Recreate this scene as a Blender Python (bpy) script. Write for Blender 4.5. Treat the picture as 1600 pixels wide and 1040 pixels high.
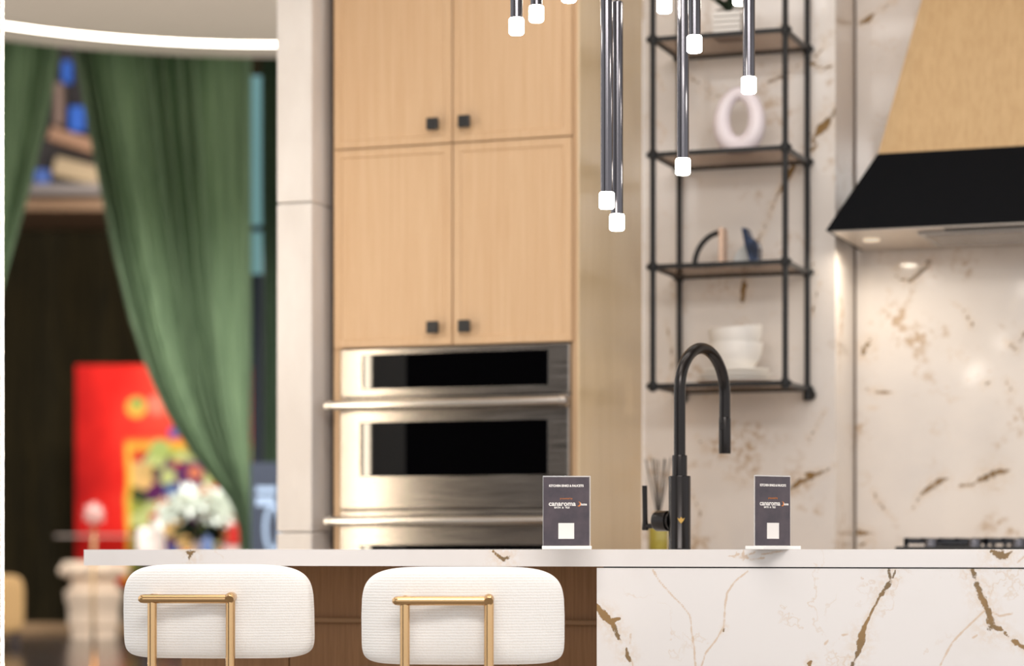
import bpy, bmesh, math, random
from mathutils import Vector, Matrix, noise as mnoise
random.seed(7)
for o in list(bpy.data.objects): bpy.data.objects.remove(o)
scene = bpy.context.scene
C = scene.collection

# ------------------------------------------------------------------ camera
PHI = math.radians(19.7)
S_, C_ = math.sin(PHI), math.cos(PHI)
F = 85 / 36 * 1600            # focal length in pixels of the 1600 px wide frame
CAM_Z = 0.915
cam = bpy.data.cameras.new('camera')
cam.lens = 85; cam.sensor_width = 36; cam.sensor_fit = 'HORIZONTAL'
cam.shift_y = 340 / 1600
cam.dof.use_dof = True; cam.dof.focus_distance = 5.3; cam.dof.aperture_fstop = 2.3
cam.clip_end = 200
cam_o = bpy.data.objects.new('camera', cam); C.objects.link(cam_o)
cam_o.location = (0, 0, CAM_Z); cam_o.rotation_euler = (math.pi / 2, 0, PHI)
scene.camera = cam_o

# ------------------------------------------------------------------ world, lights, exposure
world = bpy.data.worlds.new('hall'); scene.world = world; world.use_nodes = True
wb = world.node_tree.nodes['Background']
wb.inputs[0].default_value = (0.985, 0.985, 1.0, 1); wb.inputs[1].default_value = 0.95
scene.view_settings.view_transform = 'Standard'; scene.view_settings.look = 'None'
scene.view_settings.gamma = 1; scene.view_settings.exposure = 0.47
scene.view_settings.use_curve_mapping = False

def area(name, loc, rot, sx, sy, power, col=(1, .968, .945)):
    l = bpy.data.lights.new(name, 'AREA'); l.shape = 'RECTANGLE'; l.size = sx; l.size_y = sy
    l.energy = power; l.color = col
    o = bpy.data.objects.new(name, l); C.objects.link(o); o.location = loc; o.rotation_euler = rot
    return o
area('ceiling_fill_light', (-2.2, 4.0, 3.17), (0, 0, 0), 2.6, 0.9, 16)  # unseen fill lights added under the ceiling to light the kitchen
area('ceiling_fill_light', (-1.6, 5.5, 3.17), (0, 0, 0), 3.0, 0.3, 11)
area('ceiling_fill_light', (-0.5, 2.4, 3.15), (math.radians(58), 0, 0), 2.6, 0.8, 85)  # unseen fill, tilted to brighten the back wall from the front
area('rotunda_fill_light', (-1.45 * C_ - 12.3 * S_, -1.45 * S_ + 12.3 * C_, 3.98), (0, 0, 0), 1.3, 1.3, 390).data.spread = math.radians(142)  # unseen lamp added to light the drapes and bounce onto the soffit
area('shelf_wall_fill', (-1.45, 6.55, 3.17), (math.radians(28), 0, 0), 1.7, .12, 4)  # unseen fill added to brighten the shelf wall and tower side
area('display_fill_light', (-1.9 * C_ - 17.6 * S_, -1.9 * S_ + 17.6 * C_, 4.4), (math.radians(22), 0, PHI), .8, .8, 130)  # unseen lamp added to brighten the flowers on the console table

# ------------------------------------------------------------------ coordinate helpers
def ray(px):
    t = (px - 800) / F
    return (-S_ + C_ * t, C_ + S_ * t)
def onY(px, py, Y):           # photograph pixel on the plane Y = const
    a, b = ray(px); k = Y / b
    return Vector((a * k, Y, CAM_Z + (860 - py) / F * k))
def atz(px, py, z):           # photograph pixel at camera depth z
    a, b = ray(px)
    return Vector((a * z, b * z, CAM_Z + (860 - py) / F * z))
def XY(px, Y): return onY(px, 0, Y).x
def ZY(px, py, Y): return onY(px, py, Y).z

# ------------------------------------------------------------------ materials
def lin(c):
    r = []
    for v in c[:3]:
        v = v / 255.0
        r.append(v / 12.92 if v <= 0.04045 else ((v + 0.055) / 1.055) ** 2.4)
    return (r[0], r[1], r[2], 1)
MATS = {}
def mat(name, col, rough=.5, metal=0, spec=None, emit=None, es=0, trans=0, ior=None, coat=0, sheen=0, alpha=None):
    if name in MATS: return MATS[name]
    m = bpy.data.materials.new(name); m.use_nodes = True; MATS[name] = m
    p = m.node_tree.nodes['Principled BSDF']
    p.inputs['Base Color'].default_value = lin(col)
    p.inputs['Roughness'].default_value = rough; p.inputs['Metallic'].default_value = metal
    if spec is not None: p.inputs['Specular IOR Level'].default_value = spec
    if emit: p.inputs['Emission Color'].default_value = lin(emit); p.inputs['Emission Strength'].default_value = es
    if trans: p.inputs['Transmission Weight'].default_value = trans
    if ior: p.inputs['IOR'].default_value = ior
    if coat: p.inputs['Coat Weight'].default_value = coat
    if sheen: p.inputs['Sheen Weight'].default_value = sheen
    return m
class NT:
    def __init__(s, m): s.m = m; s.t = m.node_tree; s.p = s.t.nodes['Principled BSDF']
    def n(s, typ, **kw):
        x = s.t.nodes.new(typ)
        for k, v in kw.items(): setattr(x, k, v)
        return x
    def l(s, a, b): s.t.links.new(a, b)
    def coord(s, scale=(1, 1, 1), kind='Object', rot=(0, 0, 0)):
        c = s.n('ShaderNodeTexCoord'); mp = s.n('ShaderNodeMapping')
        mp.inputs['Scale'].default_value = scale; mp.inputs['Rotation'].default_value = rot
        s.l(c.outputs[kind], mp.inputs[0]); return mp.outputs[0]
    def noise(s, vec, scale, detail=4, rough=.55):
        x = s.n('ShaderNodeTexNoise'); x.inputs['Scale'].default_value = scale
        x.inputs['Detail'].default_value = detail; x.inputs['Roughness'].default_value = rough
        s.l(vec, x.inputs['Vector']); return x.outputs['Fac']
    def ramp(s, fac, stops):
        x = s.n('ShaderNodeValToRGB'); e = x.color_ramp.elements
        while len(e) < len(stops): e.new(.5)
        for i, (pos, c) in enumerate(stops): e[i].position = pos; e[i].color = c if len(c) == 4 else lin(c)
        s.l(fac, x.inputs[0]); return x.outputs[0]
    def math(s, op, a, b=None, clamp=False):
        x = s.n('ShaderNodeMath', operation=op); x.use_clamp = clamp
        for i, v in enumerate((a, b)):
            if v is None: continue
            if isinstance(v, (int, float)): x.inputs[i].default_value = v
            else: s.l(v, x.inputs[i])
        return x.outputs[0]
    def mix(s, fac, a, b):
        x = s.n('ShaderNodeMix', data_type='RGBA')
        if isinstance(fac, (int, float)): x.inputs[0].default_value = fac
        else: s.l(fac, x.inputs[0])
        for i, v in ((6, a), (7, b)):
            if isinstance(v, tuple): x.inputs[i].default_value = v if len(v) == 4 else lin(v)
            else: s.l(v, x.inputs[i])
        return x.outputs[2]
    def step(s, v, lo, hi, a=0, b=1):
        x = s.n('ShaderNodeMapRange', interpolation_type='SMOOTHSTEP')
        x.inputs[1].default_value = lo; x.inputs[2].default_value = hi
        x.inputs[3].default_value = a; x.inputs[4].default_value = b
        s.l(v, x.inputs[0]); return x.outputs[0]
    def bump(s, h, strength, dist=.01):
        b = s.n('ShaderNodeBump'); b.inputs['Strength'].default_value = strength; b.inputs['Distance'].default_value = dist
        s.l(h, b.inputs['Height']); s.l(b.outputs[0], s.p.inputs['Normal'])

def wood(name, c1, c2, rough=.45, sc=1.0, axis='Z'):
    m = mat(name, c1, rough); t = NT(m)
    sx = {'Z': (26 * sc, 26 * sc, .8 * sc), 'X': (.9 * sc, 14 * sc, 14 * sc)}[axis]
    v = t.coord(sx); n1 = t.noise(v, 3.0, 6, .6)
    v2 = t.coord((sx[0] * 6, sx[1] * 6, sx[2] * 3) if axis == 'Z' else (sx[0] * 3, sx[1] * 6, sx[2] * 6)); n2 = t.noise(v2, 4, 3)
    f = t.math('ADD', t.math('MULTIPLY', n1, .65), t.math('MULTIPLY', n2, .35))
    t.l(t.ramp(f, [(.32, c2), (.62, c1)]), t.p.inputs['Base Color'])
    t.bump(n2, .06, .002)
    return m
def marble(name, rough, base=(243, 237, 230), vein=(152, 120, 78), mottle=0):
    m = mat(name, base, rough); t = NT(m)
    a = t.n('ShaderNodeAttribute'); a.attribute_name = 'vein'
    v = t.coord()
    n1 = t.noise(v, 70, 6, .72); n2 = t.noise(v, 9, 3)
    d = t.math('ADD', a.outputs['Fac'], t.math('MULTIPLY', t.math('SUBTRACT', n1, .5), 3.2))
    d = t.math('ADD', d, t.math('MULTIPLY', t.math('SUBTRACT', n2, .48), 2.6))
    core = t.step(d, .55, .95, 1, 0)
    halo = t.step(a.outputs['Fac'], .5, 5.5, .32, 0)
    halo = t.math('MULTIPLY', halo, t.step(n1, .38, .62))
    # faint cloudy colour of the stone
    cl = t.noise(v, 2.2, 5)
    b = t.mix(t.step(cl, .45, .75), base, (226, 219, 213))
    # hair-thin stray veins
    nv = t.noise(v, 1.7, 7, .62); ridge = t.math('ABSOLUTE', t.math('SUBTRACT', nv, .5))
    hair = t.math('MULTIPLY', t.step(ridge, .0, .006, .3, 0), t.step(n2, .45, .62))
    b = t.mix(hair, b, (205, 170, 125))
    ha = t.n('ShaderNodeAttribute'); ha.attribute_name = 'hair'
    hm = t.step(t.math('ADD', ha.outputs['Fac'], t.math('MULTIPLY', t.math('SUBTRACT', n1, .5), 3.0)), .3, 1.4, .62, 0)
    if mottle:
        mo = t.math('MULTIPLY', t.step(t.noise(v, 5.2, 4, .6), .53, .68, 0, mottle), t.step(t.noise(v, 34, 5, .7), .44, .6))
        b = t.mix(mo, b, (186, 150, 104))
    b = t.mix(hm, b, (206, 172, 134))
    b = t.mix(halo, b, (214, 180, 135))
    vc = t.mix(t.step(n2, .4, .65), vein, (122, 102, 74))
    t.l(t.mix(core, b, vc), t.p.inputs['Base Color'])
    return m

M_MARBLE = marble('marble_satin', .32, (234, 229, 226))
M_MARBLE_P = marble('marble_polished', .09, (238, 230, 222), (146, 114, 70), .75)
M_WOOD = wood('oak_veneer', (208, 175, 138), (197, 160, 121), .45)
M_WOOD_SIDE = wood('oak_side_satin', (234, 210, 172), (222, 196, 156), .16)
M_HOODWOOD = wood('hood_oak', (204, 170, 122), (186, 150, 102), .5)
M_ISLWOOD = wood('walnut_island', (164, 120, 78), (136, 96, 58), .5, 1.6)
M_STONE = mat('cream_stone', (231, 222, 213), .55)
_t = NT(M_STONE); _t.l(_t.ramp(_t.noise(_t.coord((1, 1, .4)), 5, 6), [(.35, (212, 204, 197)), (.65, (228, 222, 216))]), _t.p.inputs['Base Color'])
M_WHITE = mat('white_paint', (238, 236, 232), .6)
M_CEIL = mat('ceiling_paint', (226, 216, 204), .8)
M_BLACK = mat('matte_black', (22, 22, 23), .42)
M_BLACKM = mat('black_metal', (26, 25, 25), .4, .3)
M_HOODBLK = mat('hood_black', (9, 11, 15), .6, spec=.1)
M_STEEL = mat('brushed_steel', (196, 190, 184), .3, 1)
_t = NT(M_STEEL); _n = _t.noise(_t.coord((2, 2, 220)), 3, 3)
_t.l(_t.ramp(_n, [(.3, (146, 139, 132)), (.7, (164, 157, 150))]), _t.p.inputs['Base Color'])
_t.l(_t.step(_n, .3, .7, .17, .27), _t.p.inputs['Roughness'])
M_STEELP = mat('polished_steel', (214, 208, 200), .18, 1)
M_GLASSBLK = mat('oven_glass', (1, 1, 2), .01, spec=.3)
M_GUN = mat('gunmetal', (96, 94, 98), .2, 1)
M_GLOW = mat('lamp_glow', (255, 250, 240), .4, emit=(255, 246, 232), es=20)
M_LED = mat('led_glow', (255, 252, 246), .4, emit=(255, 246, 232), es=7)
M_LED2 = mat('led_tube_glow', (255, 252, 246), .4, emit=(255, 238, 212), es=36)
M_BRASS = mat('brushed_brass', (214, 176, 128), .22, 1)
M_FAUCET = mat('faucet_black', (44, 41, 40), .24, .8)
M_GOLD = mat('gold_badge', (200, 160, 90), .3, 1)
def thin_glass(name, tint, gloss, rough):
    if name in MATS: return MATS[name]
    m = mat(name, tint, rough); t = NT(m)
    tr = t.n('ShaderNodeBsdfTransparent'); tr.inputs[0].default_value = lin(tint)
    mx = t.n('ShaderNodeMixShader'); mx.inputs[0].default_value = gloss
    t.l(tr.outputs[0], mx.inputs[1]); t.l(t.p.outputs[0], mx.inputs[2])
    t.l(mx.outputs[0], t.t.nodes['Material Output'].inputs['Surface']); return m
M_ACRYL = thin_glass('clear_acrylic', (248, 248, 248), .3, .05)
M_CARD = mat('sign_print', (74, 64, 74), .35)
_t = NT(M_CARD); _t.l(_t.ramp(_t.noise(_t.coord(), 22, 4), [(.35, (64, 56, 64)), (.7, (86, 74, 80))]), _t.p.inputs['Base Color'])
M_PRINTW = mat('print_white', (245, 240, 235), .5)
M_PRINTO = mat('print_orange', (222, 132, 56), .5)
M_BOUCLE = mat('cream_fabric', (246, 240, 230), .95, sheen=.25)
_t = NT(M_BOUCLE)
_w = _t.n('ShaderNodeTexWave', wave_type='BANDS', bands_direction='Z'); _w.inputs['Scale'].default_value = 52
_w.inputs['Distortion'].default_value = 1.6; _w.inputs['Detail'].default_value = 2; _w.inputs['Detail Scale'].default_value = 3
_t.l(_t.coord(), _w.inputs['Vector'])
_h = _t.math('ADD', _t.math('MULTIPLY', _w.outputs['Fac'], .5), _t.math('MULTIPLY', _t.noise(_t.coord(), 260, 2), .9))
_t.bump(_h, .28, .002)
_t.l(_t.ramp(_h, [(.35, (247, 241, 233)), (.8, (253, 250, 246))]), _t.p.inputs['Base Color'])
M_FLOOR = mat('dark_polished_floor', (58, 50, 46), .16)
_t = NT(M_FLOOR); _t.l(_t.ramp(_t.noise(_t.coord((.4, .4, .4)), 3, 5), [(.35, (48, 42, 40)), (.7, (74, 64, 58))]), _t.p.inputs['Base Color'])
M_CERAM = mat('white_ceramic', (240, 236, 230), .35)
M_CERAMP = mat('pearl_ceramic', (236, 226, 230), .3)
def velvet(name, c1, c2):
    m = mat(name, c1, .9, spec=.15); t = NT(m)
    t.l(t.ramp(t.noise(t.coord((9, 9, .5)), 3, 4), [(.3, c2), (.7, c1)]), t.p.inputs['Base Color']); return m
M_GREEN = velvet('green_drape', (138, 160, 126), (108, 130, 100))
M_GREEND = velvet('dark_green_drape', (62, 78, 58), (44, 58, 44))
M_OLIVE = velvet('olive_drape', (64, 54, 31), (38, 34, 23))
M_LEAF = mat('dark_leaf', (30, 50, 30), .6)
M_PETAL = mat('white_petal', (240, 244, 232), .6)
M_PINK = mat('pink_petal', (250, 206, 196), .6)
M_TERRA = mat('pale_terracotta', (250, 222, 192), .6)
M_NAVY = mat('navy_board', (24, 32, 46), .5)

# ------------------------------------------------------------------ mesh helpers
def link(name, me, m, parent=None, smooth=False):
    o = bpy.data.objects.new(name, me); C.objects.link(o)
    if m is not None: me.materials.append(m)
    if parent is not None: o.parent = parent
    if smooth:
        for p in me.polygons: p.use_smooth = True
    return o
def obj(name, bm, m, parent=None, smooth=False):
    bmesh.ops.recalc_face_normals(bm, faces=bm.faces)
    me = bpy.data.meshes.new(name); bm.to_mesh(me); bm.free()
    return link(name, me, m, parent, smooth)
def tag(o, label, cat, group=None, kind=None):
    if label: o['label'] = label
    if cat: o['category'] = cat
    if group: o['group'] = group
    if kind: o['kind'] = kind
    return o
def thing(name, label, cat, loc=(0, 0, 0), rz=0, group=None):
    o = bpy.data.objects.new(name, None); C.objects.link(o); o.empty_display_size = .05
    o.location = loc; o.rotation_euler = (0, 0, rz)
    return tag(o, label, cat, group)
def struct(o, label=None):
    o['kind'] = 'structure'
    if label: o['label'] = label
    return o
def box(bm, x0, x1, y0, y1, z0, z1, bev=0, seg=2):
    vs = [bm.verts.new((x, y, z)) for x in (x0, x1) for y in (y0, y1) for z in (z0, z1)]
    q = [(0, 1, 3, 2), (4, 6, 7, 5), (0, 4, 5, 1), (2, 3, 7, 6), (0, 2, 6, 4), (1, 5, 7, 3)]
    fs = [bm.faces.new([vs[i] for i in f]) for f in q]
    if bev:
        es = list({e for f in fs for e in f.edges})
        bmesh.ops.bevel(bm, geom=es, offset=bev, segments=seg, affect='EDGES', profile=.6)
    return bm
def B(*a, **k): return box(bmesh.new(), *a, **k)
def prism(bm, pts, dirv):
    a = [bm.verts.new(p) for p in pts]; b = [bm.verts.new(Vector(p) + Vector(dirv)) for p in pts]
    n = len(a); bm.faces.new(a); bm.faces.new(b[::-1])
    for i in range(n): bm.faces.new((a[i], b[i], b[(i + 1) % n], a[(i + 1) % n]))
    return bm
def tube(bm, pts, rad, n=12, cap=True, closed=False):
    pts = [Vector(p) for p in pts]; N = len(pts)
    rr = rad if isinstance(rad, (list, tuple)) else [rad] * N
    rings = []; up = None
    for i, p in enumerate(pts):
        if closed: d = pts[(i + 1) % N] - pts[i - 1]
        else: d = pts[min(i + 1, N - 1)] - pts[max(i - 1, 0)]
        d.normalize()
        if up is None:
            up = Vector((0, 0, 1)) if abs(d.z) < .9 else Vector((1, 0, 0))
        s = d.cross(up); s.normalize(); up = s.cross(d); up.normalize()
        rings.append([bm.verts.new(p + (s * math.cos(2 * math.pi * k / n) + up * math.sin(2 * math.pi * k / n)) * rr[i]) for k in range(n)])
    rng = range(N) if closed else range(N - 1)
    for i in rng:
        a, b = rings[i], rings[(i + 1) % N]
        for k in range(n): bm.faces.new((a[k], a[(k + 1) % n], b[(k + 1) % n], b[k]))
    if cap and not closed: bm.faces.new(rings[0][::-1]); bm.faces.new(rings[-1])
    return bm
def lathe(bm, prof, n=32, c=(0, 0, 0)):
    rings = []
    for r, z in prof:
        if r < 1e-6: rings.append([bm.verts.new((c[0], c[1], c[2] + z))])
        else: rings.append([bm.verts.new((c[0] + r * math.cos(2 * math.pi * k / n), c[1] + r * math.sin(2 * math.pi * k / n), c[2] + z)) for k in range(n)])
    for a, b in zip(rings, rings[1:]):
        if len(a) == 1 and len(b) == 1: continue
        for k in range(n):
            k2 = (k + 1) % n
            if len(a) == 1: bm.faces.new((a[0], b[k2], b[k]))
            elif len(b) == 1: bm.faces.new((a[k], a[k2], b[0]))
            else: bm.faces.new((a[k], a[k2], b[k2], b[k]))
    return bm
def sharp_smooth(o, ang=35):
    for p in o.data.polygons: p.use_smooth = True
    bm = bmesh.new(); bm.from_mesh(o.data)
    for e in bm.edges:
        if len(e.link_faces) == 2 and e.calc_face_angle(0) > math.radians(ang): e.smooth = False
    bm.to_mesh(o.data); bm.free(); return o
def steps(a, b, d):
    n = max(1, int(abs(b - a) / d + .5)); return [a + (b - a) * i / n for i in range(n + 1)]
def slab(name, xs, zs, y0, y1, veins, m, parent=None):
    """stone slab: gridded front face at y0 carrying the distance to its veins, plain back at y1"""
    segs = []; hairs = []
    for w, pts in veins:
        if max(w if isinstance(w, (list, tuple)) else [w]) <= .0026:
            for i in range(len(pts) - 1): hairs.append((pts[i], pts[i + 1], .0023, .0023))
            continue
        ws = w if isinstance(w, (list, tuple)) else [w] * len(pts)
        for i in range(len(pts) - 1): segs.append((pts[i], pts[i + 1], ws[i], ws[i + 1]))
        if len(pts) == 1: segs.append((pts[0], (pts[0][0] + .001, pts[0][1]), ws[0], ws[0]))
    nx, nz = len(xs), len(zs); V = []; A = []; H = []
    for z in zs:
        for x in xs:
            V.append((x, y0, z)); res = []
            for lst in (segs, hairs):
              best = 40.0
              for (a, b, wa, wb_) in lst:
                lim = 7 * max(wa, wb_)
                if x < min(a[0], b[0]) - lim or x > max(a[0], b[0]) + lim or z < min(a[1], b[1]) - lim or z > max(a[1], b[1]) + lim: continue
                dx, dz = b[0] - a[0], b[1] - a[1]; L = dx * dx + dz * dz
                t = 0 if L == 0 else max(0, min(1, ((x - a[0]) * dx + (z - a[1]) * dz) / L))
                d = math.hypot(x - a[0] - t * dx, z - a[1] - t * dz) / (wa + (wb_ - wa) * t)
                best = min(best, d)
              res.append(best)
            A.append(res[0]); H.append(res[1])
    Fc = []
    for j in range(nz - 1):
        for i in range(nx - 1):
            k = j * nx + i; Fc.append((k, k + 1, k + nx + 1, k + nx))
    loop = [i for i in range(nx)] + [j * nx + nx - 1 for j in range(1, nz)] + [(nz - 1) * nx + i for i in range(nx - 2, -1, -1)] + [j * nx for j in range(nz - 2, 0, -1)]
    base = len(V)
    for i in loop: V.append((V[i][0], y1, V[i][2])); A.append(40.0); H.append(40.0)
    n = len(loop)
    for i in range(n): Fc.append((loop[i], base + i, base + (i + 1) % n, loop[(i + 1) % n]))
    Fc.append(tuple(base + i for i in range(n)))
    me = bpy.data.meshes.new(name); me.from_pydata(V, [], Fc); me.update()
    at = me.attributes.new('vein', 'FLOAT', 'POINT'); at.data.foreach_set('value', A)
    at = me.attributes.new('hair', 'FLOAT', 'POINT'); at.data.foreach_set('value', H)
    return link(name, me, m, parent)
def vpx(Y, lst):
    out = []
    for w, pts in lst:
        out.append((w, [(onY(px, py, Y).x, onY(px, py, Y).z) for px, py in pts]))
    return out
def text(body, size, m, parent, loc, name='lettering', bold=0.0, rot=(math.pi / 2, 0, 0), align='CENTER', sx=1.0):
    cu = bpy.data.curves.new(name, 'FONT'); cu.body = body; cu.size = size; cu.align_x = align; cu.align_y = 'CENTER'
    cu.offset = bold; cu.extrude = .0002; cu.resolution_u = 3
    t = bpy.data.objects.new('tmp', cu); C.objects.link(t)
    dg = bpy.context.evaluated_depsgraph_get()
    me = bpy.data.meshes.new_from_object(t.evaluated_get(dg)); bpy.data.objects.remove(t)
    me.materials.clear()
    o = link(name, me, m, parent); o.location = loc; o.rotation_euler = rot; o.scale = (sx, 1, 1)
    return o

# ================================================================== STRUCTURE
CEIL = 3.2
Y_I = 5.084        # island front plane
Y_T = 6.97         # oven tower front plane
Y_W = 7.65         # shelf wall plane
Y_N = 7.952        # cooking alcove wall plane
X_T0, X_T1 = XY(521, Y_T), XY(905, Y_T)
X_A0, X_A1 = XY(1305, Y_W), -0.378

struct(obj('floor', B(-26, 10, -4, 34, -.05, 0), M_FLOOR), 'dark polished floor')
M_PALEF = mat('pale_bounce_floor', (160, 153, 145), .35)
_t = NT(M_PALEF); _t.l(_t.ramp(_t.noise(_t.coord(), 1.5, 5), [(.35, (122, 116, 109)), (.7, (142, 136, 129))]), _t.p.inputs['Base Color'])
o = struct(obj('floor_bounce', B(-9, 6, -5, 17.6, .0002, .004), M_PALEF), 'unseen pale floor slab added to bounce light'); o.rotation_euler = (0, 0, PHI)  # out of view, added to bounce light onto undersides and soffit
struct(obj('reflection_wall', B(-10, -4.4, -6.2, -6, 0, 4.2), mat('dark_reflection_wall', (46, 41, 38), .7)), 'unseen dark wall added for dark oven reflections')  # added behind the camera so oven glass and steel reflect dark
struct(obj('ceiling', B(-4.2, 3.0, -.5, 8.1, CEIL, CEIL + .08), M_CEIL), 'off-white kitchen ceiling')

zc_trim = .916
wall_veins = vpx(Y_W, [
    ((.004, .017, .014, .003), [(1272, 214), (1288, 196), (1303, 178), (1318, 152)]),
    (.005, [(1262, 205), (1275, 228), (1268, 236)]),
    ((.003, .009, .004, .003), [(1252, 240), (1232, 275), (1212, 310), (1196, 352)]),
    (.005, [(1196, 352), (1183, 378), (1176, 392)]),
    ((.004, .011, .006), [(1165, 425), (1162, 448), (1160, 472)]),
    ((.003, .007, .009, .004), [(1075, 118), (1092, 130), (1108, 144), (1122, 150)]),
    ((.007, .008, .004), [(1200, 128), (1226, 118), (1248, 100)]),
    (.003, [(1024, 190), (1040, 205), (1032, 225)]), (.004, [(1120, 148), (1140, 160)]),
    ((.003, .006, .009, .003), [(1180, 788), (1225, 768), (1262, 748), (1305, 728)]),
    (.004, [(1240, 760), (1252, 742), (1285, 735)]),
    ((.003, .006, .003), [(1088, 680), (1102, 702), (1112, 706)]),
    (.004, [(1070, 830), (1100, 850)]), ((.004, .005), [(1140, 745), (1162, 752)]),
    ((.003, .004, .003), [(1078, 765), (1094, 800), (1084, 842)]),
    (.003, [(1040, 500), (1052, 560), (1040, 620)]), (.003, [(1258, 380), (1280, 440), (1262, 520)]),
    ((.003, .004), [(1290, 640), (1262, 690)]), (.004, [(1272, 90), (1290, 70), (1285, 60)]),
    (.003, [(1020, 100), (1036, 140)]), (.005, [(1262, 95), (1285, 108), (1300, 104)])])
xs = steps(X_T1, X_A0, .012)
zs = [0, .5, .85] + steps(.9, 2.9, .012) + [CEIL]
o = slab('wall_back', xs, zs, Y_W, Y_W + .6, wall_veins, M_MARBLE_P); struct(o, 'white gold-veined marble wall behind the open shelf')
alc_veins = vpx(Y_N, [
    ((.004, .010, .004), [(1338, 38), (1358, 30), (1366, 20)]), (.006, [(1382, 12), (1398, 2)]), (.003, [(1366, 20), (1382, 12)]),
    ((.004, .013, .010, .003), [(1352, 562), (1350, 548), (1356, 536), (1363, 528)]),
    ((.004, .006, .014, .006), [(1400, 432), (1422, 440), (1450, 412), (1456, 402)]), (.005, [(1402, 420), (1414, 412)]),
    ((.002, .004, .005), [(1486, 470), (1506, 484), (1519, 508)]),
    ((.003, .007, .010, .011, .002), [(1425, 795), (1440, 772), (1455, 760), (1470, 750), (1486, 746)]),
    ((.004, .007, .003), [(1498, 760), (1512, 756), (1522, 758)]),
    ((.006, .015, .016, .009), [(1522, 752), (1540, 746), (1556, 738), (1574, 736)]), (.004, [(1552, 762), (1562, 766)]),
    ((.004, .006, .004), [(1364, 765), (1370, 780), (1386, 800)]), (.003, [(1386, 800), (1398, 810)]),
    ((.010, .004), [(1342, 832), (1368, 832)]), (.006, [(1366, 834), (1364, 852)]), (.005, [(1342, 852), (1358, 846)]),
    ((.004, .007), [(1570, 592), (1580, 608)]), (.005, [(1536, 602), (1546, 596)]), (.006, [(1574, 536), (1586, 545)]), (.006, [(1594, 532), (1602, 520)]),
    ((.004, .007, .003), [(1352, 608), (1372, 612), (1396, 614)]), (.003, [(1356, 638), (1370, 636)]), (.002, [(1420, 620), (1480, 605), (1560, 575)])])
xs = steps(X_A0, -.72, .014) + steps(-.66, X_A1, .08)
o = slab('wall_alcove', xs, zs, Y_N, Y_N + .3, alc_veins, M_MARBLE_P); struct(o, 'white gold-veined marble splashback in the cooking alcove')
o = slab('wall_right', steps(X_A1, 2.6, .2), [0, 1, 2, CEIL], Y_W, Y_W + .6, [], M_MARBLE_P); struct(o, 'white marble wall right of the cooking alcove')

struct(obj('trim_1', B(X_A0 + .0005, X_A0 + .006, Y_N - .005, Y_N - .0005, zc_trim, CEIL - .003), mat('bronze_trim', (92, 74, 56), .5)), 'thin bronze corner profile of the cooking alcove')
# stone-clad wall end left of the tower: three slabs with joints
Y_C = 6.867
X_C0, X_C1 = XY(432, Y_C), XY(487, Y_C)
zj = ZY(470, 316, Y_C)
wl_root = struct(obj('wall_left', B(X_C0 + .008, X_C1 - .008, Y_C + .02, 8.2, 0, CEIL + 2), M_WHITE), 'narrow wall end clad in cream stone beside the tower')
for z0, z1 in ((0, 1.0 - .03), (1.0 - .026, zj - .002), (zj + .002, CEIL - .2), (CEIL - .196, CEIL + 2)):
    obj('stone_panel', B(X_C0, X_C1, Y_C, 8.2, z0, z1, bev=.006), M_STONE, wl_root)
struct(obj('wall_side', B(-4.05, -3.49, 5.34, 5.674, 0, 5.2, bev=.006), M_WHITE), 'white wall pier at the left edge')

# rotunda soffit with LED groove
RC = Vector((-1.45 * C_ - 12.3 * S_, -1.45 * S_ + 12.3 * C_, 0))
ZS = 4.0
bm = bmesh.new()
lathe(bm, [(0, ZS), (2.41, ZS), (2.41, ZS + .03), (2.47, ZS + .03), (2.47, ZS), (2.84, ZS), (2.84, ZS + 1.2), (0, ZS + 1.2)], 128, RC)
struct(obj('ceiling_rotunda', bm, M_CEIL), 'round beige dropped ceiling')
bm = bmesh.new(); lathe(bm, [(2.413, ZS + .028), (2.413, ZS - .004), (2.467, ZS - .004), (2.467, ZS + .028), (2.413, ZS + .028)], 160, RC)
tag(obj('led_strip', bm, M_LED), 'curved white LED strip set in the round ceiling', 'light strip')

# far hall: dark olive drapery wall and mezzanine ledge
def far_wall(px0, px1, z, h0, h1, amp, per, m, name):
    a, b = atz(px0, 0, z), atz(px1, 0, z); bm = bmesh.new(); n = 220; rows = []
    d = (b - a); d.z = 0; L = d.length; d.normalize(); nn = Vector((-d.y, d.x, 0))
    for i in range(n + 1):
        u = L * i / n; off = amp * math.sin(u / per * 2 * math.pi + 1.3 * math.sin(u * .9))
        p = a + d * u + nn * off
        rows.append((bm.verts.new((p.x, p.y, h0)), bm.verts.new((p.x, p.y, h1))))
    for r0, r1 in zip(rows, rows[1:]): bm.faces.new((r0[0], r1[0], r1[1], r0[1]))
    bmesh.ops.solidify(bm, geom=bm.faces[:], thickness=.03)
    return obj(name, bm, m, None, True)
struct(far_wall(-420, 640, 28.0, 0, 9.5, .07, .55, M_OLIVE, 'wall_far'), 'dark olive draped wall at the far end of the hall')

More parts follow.
